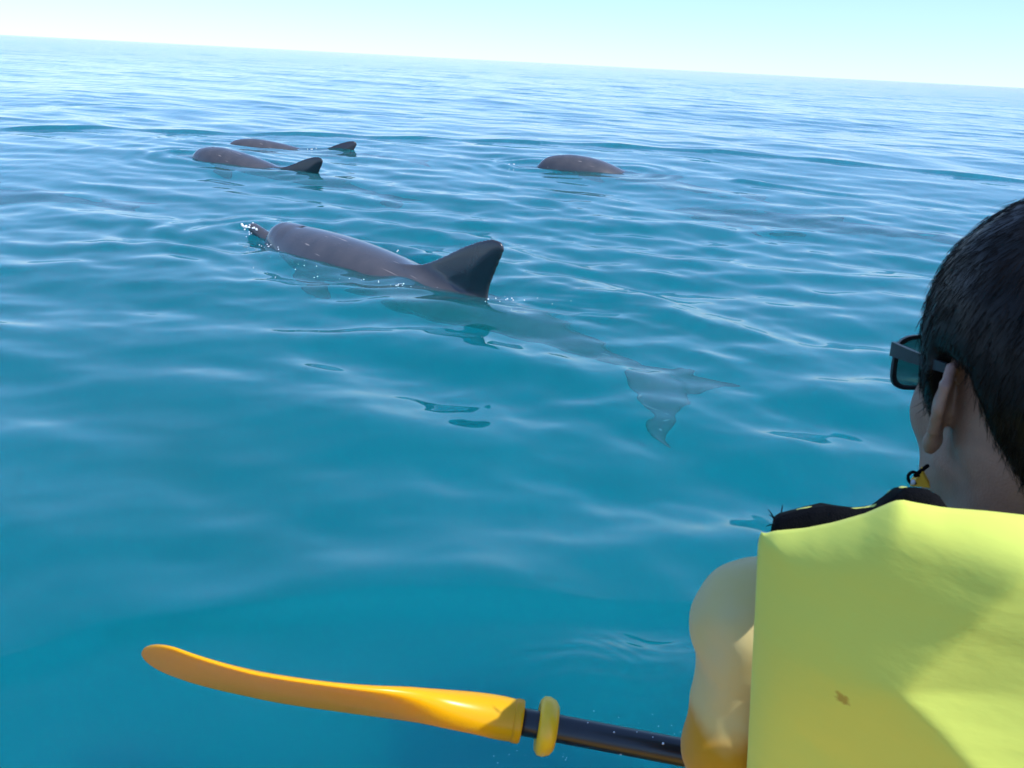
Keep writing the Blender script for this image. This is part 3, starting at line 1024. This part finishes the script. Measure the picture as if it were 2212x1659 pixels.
# shirt: sleeves and trunk, a shell a few millimetres off the body
def build_shirt():
    lo = np.minimum(np.array(SHL), np.array(ELB)); hi = np.maximum(np.array(SHR), np.array(ELR))
    xs = graded(0.05, 0.95, 0.10, 0.36, .005, .010); ys = graded(0.32, 0.95, .42, .78, .005, .010); zs = graded(0.10, 0.72, .28, .62, .005, .010)
    F = Field(xs, ys, zs)
    pe = np.array(PEL)
    F.cone(tp_(.03, .10, -.08), tp_(.03, -.10, -.08), .072, .072, .06)
    F.cone(tp_(.045, .07, -.16), tp_(.045, -.07, -.16), .108, .108, .06)
    F.cone(tp_(.05, .06, -.26), tp_(.05, -.06, -.26), .104, .104, .06)
    F.cone(pe + np.array(kl) * .07, pe - np.array(kl) * .07, .112, .112, .06)
    for sh, el, s in ((SHL, ELB, 1), (SHR, ELR, -1)):
        sh, el = np.array(sh), np.array(el)
        F.cone(tp_(.02, s * .08, -.045), sh, .046, .056, .04)
        mid = sh * .42 + el * .58
        F.cone(sh, mid, .0565, .044, .03)
        F.cone(mid, el, .043, .046, .025)
        hn = np.array(HANDL if s > 0 else HANDR)
        F.cone(el, el * .35 + hn * .65 + np.array((0, 0, .01)), .047, .033, .02)
    P, Q = F.mesh()
    # soft folds
    N_ = np.zeros_like(P)
    for i, p in enumerate(P):
        n = noise.noise_vector(Vector((p[0] * 22, p[1] * 22, p[2] * 34)))
        N_[i] = n
    P = P + N_ * 0.0034
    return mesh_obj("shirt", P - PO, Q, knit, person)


shirt = build_shirt()
# object coordinates of the shirt are relative to the person, shift the painted elbow glow accordingly
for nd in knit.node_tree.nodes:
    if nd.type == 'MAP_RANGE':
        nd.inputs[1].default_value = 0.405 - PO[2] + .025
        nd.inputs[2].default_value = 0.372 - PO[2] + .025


# hair: a cap with a hairline, plus short strands lying over it
def hairline(x, y, z):
    """positive where hair grows (head coordinates)"""
    back = z - np.interp(x, [-.12, -.092, -.076, -.062, -.050, -.036, -.004, .010, .014, .034, .040, .055, .075, .10],
                         [-.080, -.080, -.062, -.032, .000, .030, .040, .036, -.022, -.020, .034, .060, .095, .115])
    return back


def build_hair():
    h = np.array(HO)
    g = .0045
    xs = np.arange(h[0] - .15, h[0] + .15, g); ys = np.arange(h[1] - .15, h[1] + .15, g); zs = np.arange(h[2] - .12, h[2] + .19, g)
    F = Field(xs, ys, zs)
    head_prims(F, .0)
    F.ell(hd(-.006, 0, .060), [r * HS for r in (.106, .083, .100)], HM, .03)      # hair volume on top
    F.ell(hd(-.03, 0, .03), [r * HS for r in (.078, .079, .084)], HM, .03)
    F.cone(hd(-.035, 0, -.02), hd(-.045, 0, -.09), .057 * HS, .058 * HS, .03)
    X, Y, Z = np.meshgrid(xs - h[0], ys - h[1], zs - h[2], indexing='ij')
    lx = (X * hf.x + Y * hf.y + Z * hf.z) / HS; lz = (X * hu.x + Y * hu.y + Z * hu.z) / HS; ly = (X * hl.x + Y * hl.y + Z * hl.z) / HS
    hl_ = hairline(lx, ly, lz)
    hl_ = np.maximum(np.minimum(hl_, 0.05), -0.05)
    thick = 0.0045 * HS * sstep(0.0, .02, hl_)
    F.F = smax(F.F - thick.astype(np.float32), (-hl_ * HS).astype(np.float32) * 0.7, .006)
    P, Q = F.mesh()
    for i, p in enumerate(P):
        P[i] = p + np.array(noise.noise_vector(Vector(p * 55))) * 0.0012
    cap = mesh_obj("hair", P - PO, Q, hair_m, person)
    me = cap.data
    nrm = np.zeros(len(me.vertices) * 3); me.vertices.foreach_get("normal", nrm); nrm = nrm.reshape(-1, 3)
    loc = (P - h) @ HM.T / HS
    hl_v = hairline(loc[:, 0], loc[:, 1], loc[:, 2])
    outer = np.einsum('ij,ij->i', nrm, P - np.array(hd(-.01, 0, .03))) > 0.02
    cand = np.nonzero((hl_v > -0.002) & outer)[0]
    V, Fc = [], []
    sel = rng.choice(cand, 17000)
    # comb direction: from the crown outwards and down
    crown = np.array(hd(-.055, 0.0, .14))
    jit = rng.normal(0, .0016, (len(sel), 3))
    cl = {}
    for ii, vi in enumerate(sel):
        p = P[vi] + jit[ii]; n = nrm[vi]
        key = tuple(np.floor(p * 95).astype(int))
        if key not in cl: cl[key] = rng.normal(0, .55, 3)
        d = (p - crown); d /= np.linalg.norm(d) + 1e-6
        d = d + np.array((0, 0, -.55)) + cl[key] * .28 + rng.normal(0, .12, 3)
        d -= n * (d @ n); d /= np.linalg.norm(d) + 1e-6
        short = 1 - 0.6 * float(sstep(.03, .0, hl_v[vi]))
        Ln = rng.uniform(.012, .022) * short
        lift = rng.uniform(.0, .13)
        if rng.random() < .008: lift = rng.uniform(.4, .8)
        side = np.cross(n, d); wd = rng.uniform(.0002, .00036)
        base = len(V)
        ns = 4
        for j in range(ns):
            t = j / (ns - 1)
            c = p - n * .001 + d * Ln * t + n * Ln * (lift * t - lift * .75 * t * t)
            ww = wd * (1 - .75 * t)
            V += [c + side * ww, c - side * ww, c + n * ww * 1.2]
        for j in range(ns - 1):
            a = base + j * 3
            for (u, v_) in ((0, 1), (1, 2), (2, 0)):
                Fc.append((a + u, a + v_, a + 3 + v_, a + 3 + u))
    st = mesh_obj("hair_strands", np.array(V) - PO, np.array(Fc), hair_m, cap)
    st["kind"] = "stuff"
    return cap


hair = build_hair()

# ------------------------------------------------------------------ life jacket
def vest_material():
    m, t, b = mat_new("yellow_green_nylon")
    N, L = t.nodes.new, t.links.new
    tc = N("ShaderNodeTexCoord")
    nz = N("ShaderNodeTexNoise"); nz.inputs["Scale"].default_value = 7; nz.inputs["Detail"].default_value = 4; L(tc.outputs["Object"], nz.inputs["Vector"])
    rp = N("ShaderNodeValToRGB")
    rp.color_ramp.elements[0].position = .3; rp.color_ramp.elements[1].position = .75
    rp.color_ramp.elements[0].color = (0.58, 0.66, 0.12, 1); rp.color_ramp.elements[1].color = (0.64, 0.68, 0.11, 1)
    L(nz.outputs["Fac"], rp.inputs[0])
    # one small rusty stain
    vm = N("ShaderNodeVectorMath"); vm.operation = 'DISTANCE'; L(tc.outputs["Object"], vm.inputs[0])
    vm.name = "stain"
    n2 = N("ShaderNodeTexNoise"); n2.inputs["Scale"].default_value = 160; n2.inputs["Detail"].default_value = 4; L(tc.outputs["Object"], n2.inputs["Vector"])
    ma = N("ShaderNodeMath"); ma.operation = 'MULTIPLY_ADD'; L(n2.outputs["Fac"], ma.inputs[0]); ma.inputs[1].default_value = -0.016; L(vm.outputs["Value"], ma.inputs[2])
    mr = N("ShaderNodeMapRange"); L(ma.outputs[0], mr.inputs[0])
    mr.inputs[1].default_value = -.0015; mr.inputs[2].default_value = -.0045; mr.inputs[3].default_value = 0; mr.inputs[4].default_value = .7
    mx = N("ShaderNodeMix"); mx.data_type = 'RGBA'; L(mr.outputs[0], mx.inputs[0]); L(rp.outputs[0], mx.inputs[6]); mx.inputs[7].default_value = (0.30, 0.16, 0.02, 1)
    L(mx.outputs[2], b.inputs["Base Color"])
    b.inputs["Roughness"].default_value = 0.55
    b.inputs["Specular IOR Level"].default_value = 0.3
    b.inputs["Sheen Weight"].default_value = 0.15
    bp = N("ShaderNodeBump"); bp.inputs["Strength"].default_value = 0.25; bp.inputs["Distance"].default_value = .003
    n3 = N("ShaderNodeTexNoise"); n3.inputs["Scale"].default_value = 28; n3.inputs["Detail"].default_value = 3
    mp = N("ShaderNodeMapping"); mp.inputs["Scale"].default_value = (1, 1, 2.2); L(tc.outputs["Object"], mp.inputs[0]); L(mp.outputs[0], n3.inputs["Vector"])
    L(n3.outputs["Fac"], bp.inputs["Height"]); L(bp.outputs[0], b.inputs["Normal"])
    return m


vest_m = vest_material()
webbing = mat("black_webbing", (0.004, 0.0045, 0.006), (0.006, 0.0065, 0.008), rough=0.95, scale=90, spec=0.05, bump=0.8, bump_scale=700)
tab_m = mat("orange_yellow_webbing", (0.85, 0.48, 0.02), (0.8, 0.42, 0.015), rough=0.5, scale=90)
steel = mat("clear_plastic", (0.55, 0.57, 0.60), (0.5, 0.5, 0.52), rough=0.2, scale=90)

PB = -0.092                       # the back panel lies this far behind the spine


CURV = 0.70                       # the panel wraps round the ribs


def panel_pt(px, py, dx=0.0):
    """(left, up) torso coordinates of a photographed point on the curved back panel"""
    o = Vector((0, 0, CAM_H)); d = ray(px, py)
    y = zl = 0.0
    for _ in range(16):
        c = C7 + tf * (PB + dx + CURV * y * y - 0.10 * min(0, zl + .05))
        t = (c - o).dot(tf) / d.dot(tf)
        p = o + d * t - C7
        y = 0.5 * y + 0.5 * max(-.3, min(.3, p.dot(tl)))
        zl = 0.5 * zl + 0.5 * max(-.6, min(.1, p.z))
    return p.dot(tl), p.z


edge = [panel_pt(*p) for p in ((1610, 1800), (1613, 1659), (1622, 1480), (1630, 1330), (1636, 1220), (1640, 1172))]
topc = [panel_pt(*p) for p in ((1652, 1152), (1675, 1146), (1740, 1140), (1800, 1128), (1870, 1108), (1925, 1084), (1945, 1078), (1970, 1084), (2040, 1096), (2130, 1103), (2212, 1112))]
HW = edge[-1][0]


def half_width(z):
    e = sorted(edge, key=lambda a: a[1])
    return np.interp(z, [a[1] for a in e], [a[0] for a in e])


tc_ = sorted(topc, key=lambda a: a[0])


def top_z(y):
    a = abs(y)
    return float(np.interp(a, [t[0] for t in tc_], [t[1] for t in tc_]))


CREST = [panel_pt(*p) for p in ((2330, 1052), (2212, 1165), (2070, 1298), (1932, 1428))]  # crease added so the grazing sun lights one wedge of the back
CREST2 = [panel_pt(*p) for p in ((1932, 1428), (2020, 1510), (2122, 1622), (2150, 1680))]


def fold(y, z):
    """a puffed crease shaped to catch a wedge of sun: crest along CREST / CREST2, falling away gently on the sunny (right) side"""
    best, sg = 9.0, 1.0
    for pl in (CREST, CREST2):
        for (ay, az), (by, bz) in zip(pl[:-1], pl[1:]):
            ey, ez = by - ay, bz - az
            t = max(0, min(1, ((y - ay) * ey + (z - az) * ez) / (ey * ey + ez * ez)))
            d = math.hypot(y - ay - t * ey, z - az - t * ez)
            if d < best:
                best = d
                sg = ey * (z - az) - ez * (y - ay)       # > 0 on the sunny side
    best = math.hypot(best, .003) - .003
    if sg > 0: return .020 * max(0, 1 - best / .10) ** 1.15
    return .020 * math.exp(-best / .045)


def build_panel():
    nu, nv = 110, 110
    ZB = -0.44
    out = []
    for layer in (0, 1):
        for j in range(nv + 1):
            for i in range(nu + 1):
                a = -1 + 2 * i / nu
                b = j / nv
                # edges get denser sampling
                a = math.copysign(1 - (1 - abs(a)) ** 1.25, a)
                ztop = None
                y = a * HW
                zt = top_z(y)
                z = ZB + (zt - ZB) * (1 - (1 - b) ** 1.15)
                hw = float(half_width(z))
                y = a * hw
                inset = min((1 - abs(a)) * hw, zt - z + .0)
                puff = 1 - math.exp(-max(inset, 0) / .012)
                dome = (1 - a * a) ** 0.8
                vz = (z - ZB) / (zt - ZB)
                up_bulge = math.exp(-((z + .12) / .10) ** 2)
                t_out = .012 + .014 * puff + 0.006 * dome * up_bulge + fold(y, z) * puff - CURV * y * y
                n = noise.noise(Vector((y * 9, z * 9, 3.3))) * .006 + noise.noise(Vector((y * 14 + z * 10, z * 42, 1.3))) * .0009 * (1.4 - a)
                lean = 0.10 * min(0, z + .05)                      # leans back with the torso
                if layer == 0: x = PB + .012 - t_out - n * puff
                else: x = PB + .018 + CURV * y * y
                if layer == 1: z -= .016 * b ** 6
                out.append(C7 + tf * (x - lean) + tl * y + tu * z)
    V = np.array([list(p) for p in out]) - PO
    n1 = (nu + 1) * (nv + 1)
    f = []
    for j in range(nv):
        for i in range(nu):
            a = j * (nu + 1) + i
            f.append((a, a + nu + 1, a + nu + 2, a + 1))
            f.append((n1 + a, n1 + a + 1, n1 + a + nu + 2, n1 + a + nu + 1))
    for i in range(nu):
        f.append((i, i + 1, n1 + i + 1, n1 + i))
        a = nv * (nu + 1) + i
        f.append((a + 1, a, n1 + a, n1 + a + 1))
    for j in range(nv):
        a = j * (nu + 1)
        f.append((a + nu + 1, a, n1 + a, n1 + a + nu + 1))
        a += nu
        f.append((a, a + nu + 1, n1 + a + nu + 1, n1 + a))
    return mesh_obj("life_jacket", V, f, vest_m, person)


jacket = build_panel()
n_out = len(jacket.data.vertices) // 2
_o = np.array((0, 0, CAM_H)); _d = np.array(ray(1823, 1514).normalized())
_v = np.array([tuple(v.co) for v in jacket.data.vertices[:n_out]]) + PO - _o
_k = int(np.argmin(np.linalg.norm(_v - (_v @ _d)[:, None] * _d, axis=1)))
vest_m.node_tree.nodes["stain"].inputs[1].default_value = tuple(jacket.data.vertices[_k].co)


def front_panel(s):
    nu, nv = 16, 24
    V, f = [], []
    for layer in (0, 1):
        for j in range(nv + 1):
            for i in range(nu + 1):
                a, b = i / nu, j / nv
                y = s * (.015 + a * .155); z = -.40 + b * (.33 - .06 * abs(a - .5))
                e = min(a, 1 - a) * .155; e2 = min(b, 1 - b) * .33
                pf = (1 - math.exp(-e / .012)) * (1 - math.exp(-e2 / .012))
                x = .150 - 0.9 * abs(y) ** 2 * 2 + (0.010 + .03 * pf if layer == 0 else 0)
                V.append(np.array(tp_(x, y, z)) - PO)
    n1 = (nu + 1) * (nv + 1)
    for j in range(nv):
        for i in range(nu):
            a = j * (nu + 1) + i
            f.append((a, a + 1, a + nu + 2, a + nu + 1)); f.append((n1 + a, n1 + a + nu + 1, n1 + a + nu + 2, n1 + a + 1))
    for i in range(nu):
        f.append((i, n1 + i, n1 + i + 1, i + 1)); a = nv * (nu + 1) + i; f.append((a, a + 1, n1 + a + 1, n1 + a))
    for j in range(nv):
        a = j * (nu + 1); f.append((a, a + nu + 1, n1 + a + nu + 1, n1 + a)); a += nu; f.append((a, n1 + a, n1 + a + nu + 1, a + nu + 1))
    return mesh_obj("front_panel", V, f, vest_m, jacket)


for s in (1, -1): front_panel(s)


# black shoulder piece: a padded band that lies over the shoulder in front of the back panel's top edge
def shoulder_band(mirror):
    top = [(1672, 1132), (1677, 1115), (1690, 1106), (1720, 1097), (1750, 1091), (1785, 1084), (1820, 1088), (1860, 1093), (1900, 1088), (1930, 1066), (1955, 1046), (1975, 1044), (2005, 1048), (2030, 1062), (2047, 1086)]
    rings = []
    for k, (px, py) in enumerate(top):
        y, z = panel_pt(px, py, .026)
        zlow = top_z(y) - .028
        if k == 0: zlow = z - .006
        ring = []
        th = .030 if 0 < k < len(top) - 1 else .014
        for x, zz in ((PB + .012, zlow), (PB + .010, zlow * .4 + z * .6), (PB + .016, z - .003), (PB + .024, z - .002), (PB + .034, z - .008), (PB + .012 + th + .018, z - .020), (PB + .06, min(z - .02, zlow)), (PB + .04, zlow - .004)):
            nz_ = noise.noise(Vector((y * 60, zz * 60, x * 60))) * .0012
            ring.append(np.array(tp_(x + CURV * y * y, -y if mirror else y, zz + nz_)) - PO)
        rings.append(np.array(ring))
    if mirror: rings = rings[::-1]
    v, f = loft(rings)
    return mesh_obj("shoulder_pad", v, f, webbing, jacket)


padL = shoulder_band(False)
padR = shoulder_band(True)
# outer yellow-green edge of the front yoke, peeping over the pad
for s in (1, -1):
    pts = [panel_pt(*p, .043) for p in ((1700, 1110), (1725, 1096), (1750, 1091), (1785, 1090), (1830, 1095), (1870, 1092), (1905, 1083), (1935, 1067), (1952, 1046), (1985, 1052))]
    ring = []
    for y, z in pts:
        ring.append(np.array([np.array(tp_(PB + .040 + dx + CURV * y * y, s * y, z + dz)) - PO for dx, dz in ((0, -.009), (.002, -.0042), (.008, -.004), (.05, -.03), (.09, -.11), (.08, -.11), (.045, -.036))]))
    if s < 0: ring = ring[::-1]
    v, f = loft(ring)
    mesh_obj("shoulder_yoke", v, f, vest_m, jacket)
# piping along the collar of the back panel
pts = []
for y in np.linspace(-.078, .072, 45):
    pts.append(np.array(tp_(PB + .001 + CURV * y * y, y, top_z(y) + .0012)) - PO)
v, f = tube(pts, .0032, 10)
mesh_obj("collar_piping", v, f, mat("olive_piping", (0.30, 0.27, 0.06), rough=0.7), jacket)
# frayed threads at the end of the pad
for (a, b) in (((1672, 1120), (1659, 1100)), ((1674, 1124), (1662, 1112)), ((1688, 1108), (1690, 1091)), ((1671, 1134), (1655, 1137))):
    ya, za = panel_pt(*a, .02); yb, zb = panel_pt(*b, .02)
    p, q_ = np.array(tp_(PB + .02 + CURV * ya * ya, ya, za)) - PO, np.array(tp_(PB + .02 + CURV * yb * yb, yb, zb)) - PO
    v, f = tube([p, p * .5 + q_ * .5 + np.array((0, 0, .0008)), q_], [.0006, .0005, .0003], 6)
    mesh_obj("frayed_thread", v, f, webbing, padL)
# sunlit webbing tab and its cord loop at the base of the neck
tb = [pix(1966, 1050, .64), pix(1992, 1020, .64), pix(2009, 1054, .64)]
off = Vector((0.002, 0.006, 0.002))
V = [np.array(p) - PO for p in tb] + [np.array(p + off) - PO for p in tb]
mesh_obj("webbing_tab", V, [(0, 1, 2), (5, 4, 3), (0, 3, 4, 1), (1, 4, 5, 2), (2, 5, 3, 0)], tab_m, jacket, smooth=False)
c0 = pix(1973, 1032, .638)
ringp = [np.array(c0 + (cam_x * math.cos(t) * 1.0 + cam_y * math.sin(t) * 1.1) * .0042) - PO for t in np.linspace(.2, 5.2, 16)]
v, f = tube(ringp, .0013, 8)
mesh_obj("cord_loop", v, f, webbing, jacket)
v, f = tube([np.array(pix(1976, 1028, .638)) - PO, np.array(pix(1988, 1018, .642)) - PO, np.array(pix(2004, 1006, .65)) - PO], .0016, 8)
mesh_obj("cord", v, f, webbing, jacket)
v, f = sphere_vf(np.array(pix(1972, 1042, .637)) - PO, (.002, .002, .0026), 10, 7)
mesh_obj("cord_bead", v, f, steel, jacket)

# ------------------------------------------------------------------ sunglasses
frame_m = mat("dark_grey_plastic", (0.014, 0.015, 0.018), (0.020, 0.022, 0.025), rough=0.45, scale=90, spec=0.25)


def lens_material():
    m, t, b = mat_new("green_lens")
    b.inputs["Base Color"].default_value = (0.03, 0.10, 0.09, 1)
    b.inputs["Roughness"].default_value = 0.05
    tr = t.nodes.new("ShaderNodeBsdfTransparent"); tr.inputs["Color"].default_value = (0.16, 0.30, 0.27, 1)
    nz = t.nodes.new("ShaderNodeTexNoise"); nz.inputs["Scale"].default_value = 30
    ma = t.nodes.new("ShaderNodeMapRange"); ma.inputs[3].default_value = .50; ma.inputs[4].default_value = .62
    t.links.new(nz.outputs["Fac"], ma.inputs[0])
    mx = t.nodes.new("ShaderNodeMixShader")
    t.links.new(ma.outputs[0], mx.inputs[0]); t.links.new(b.outputs[0], mx.inputs[1]); t.links.new(tr.outputs[0], mx.inputs[2])
    t.links.new(mx.outputs[0], t.nodes["Material Output"].inputs["Surface"])
    return m


lens_m = lens_material()
glasses = bpy.data.objects.new("sunglasses", None)
col.objects.link(glasses)
glasses.location = hd(.10, 0, .012)
GO = np.array(glasses.location)
tag(glasses, "dark plastic sunglasses with green lenses on the paddler's face", "sunglasses")
LC = .013   # lens centre height


def lens_outline(s, sc=1.0, n=40):
    pts = []
    for t in np.linspace(0, 2 * math.pi, n, endpoint=False):
        c, sn = math.cos(t), math.sin(t)
        e = .55
        yy = .029 * sc * math.copysign(abs(c) ** e, c); zz = .0225 * sc * math.copysign(abs(sn) ** e, sn)
        zz *= 1 - .12 * (c < 0) * abs(c)
        y = s * .036 + s * yy
        x = .118 - 2.6 * y * y
        pts.append(np.array(hd(x, y, LC + zz)) - GO)
    return np.array(pts)


fw = np.array(hf)
for s in (1, -1):
    o1, o2 = lens_outline(s, 1.10), lens_outline(s, .94)
    rings = [o1 - fw * .002, o1 + fw * .002, o2 + fw * .002, o2 - fw * .002, o1 - fw * .002]
    v, f = loft(rings, close=False)
    mesh_obj("rim", v, f, frame_m, glasses)
    rings = []
    c = lens_outline(s, .98)
    ce = c.mean(0)
    V = [ce + fw * .0012 + fw * .002] ; F_ = []
    for kk in (.5, 1.0):
        V += list(ce + (c - ce) * kk + fw * (.0025 * (1 - kk * kk) + .0008))
    n = len(c)
    for j in range(n):
        F_.append((0, 1 + j, 1 + (j + 1) % n)); F_.append((1 + j, 1 + n + j, 1 + n + (j + 1) % n, 1 + (j + 1) % n))
    mesh_obj("lens", V, F_, lens_m, glasses)
    # temple arm: flat bar from the hinge to the ear
    rings = []
    for t in np.linspace(0, 1, 16):
        x = .104 - .112 * t; y = s * (.073 + .018 * t - .002 * (2 * t - 1) ** 2); z = .026 + .006 * t
        hh = .0062 - .0028 * t; ww = .0018
        rings.append(np.array([np.array(hd(x, y + dy, z + dz)) - GO for dy, dz in ((-ww, -hh), (ww, -hh), (ww, hh), (-ww, hh))]))
    v, f = loft(rings)
    mesh_obj("temple_arm", v, f, frame_m, glasses, smooth=False)
v, f = tube([np.array(hd(.117 + .004 * (1 - (y / .008) ** 2), y, .014)) - GO for y in np.linspace(-.009, .009, 9)], .0024, 8)
mesh_obj("bridge", v, f, frame_m, glasses)

# ------------------------------------------------------------------ the kayak under the paddler
kay_m = mat("kayak_yellow", (0.75, 0.42, 0.02), (0.70, 0.38, 0.02), rough=0.35, scale=12)
kc = Vector((PEL.x, PEL.y, 0)) - kf * 0.35
rings = []
for t in np.linspace(-1, 1, 41):
    hw = .27 * (1 - abs(t) ** 2.6) ** .8 + .004
    hz = .13 + .10 * abs(t) ** 2.5
    dp = -.09 * (1 - abs(t) ** 3)
    c = kc + kf * (1.95 * t)
    prof = [(-1, hz), (-.98, hz - .03), (-.86, hz * .2 + dp * .5), (-.5, dp), (0, dp - .015), (.5, dp), (.86, hz * .2 + dp * .5), (.98, hz - .03), (1, hz), (.9, hz + .006), (.78, hz - .005), (.55, hz - .06 * (1 - abs(t) ** 4)), (0, hz - .07 * (1 - abs(t) ** 4)), (-.55, hz - .06 * (1 - abs(t) ** 4)), (-.78, hz - .005), (-.9, hz + .006)]
    rings.append(np.array([np.array(c + kl * (-hw * a)) + np.array((0, 0, z)) for a, z in prof]) - np.array((kc.x, kc.y, 0)))
v, f = loft(rings)
kayak = mesh_obj("kayak", v, f, kay_m)
kayak.location = (kc.x, kc.y, 0)
tag(kayak, "yellow sit-on-top kayak that carries the paddler", "kayak")
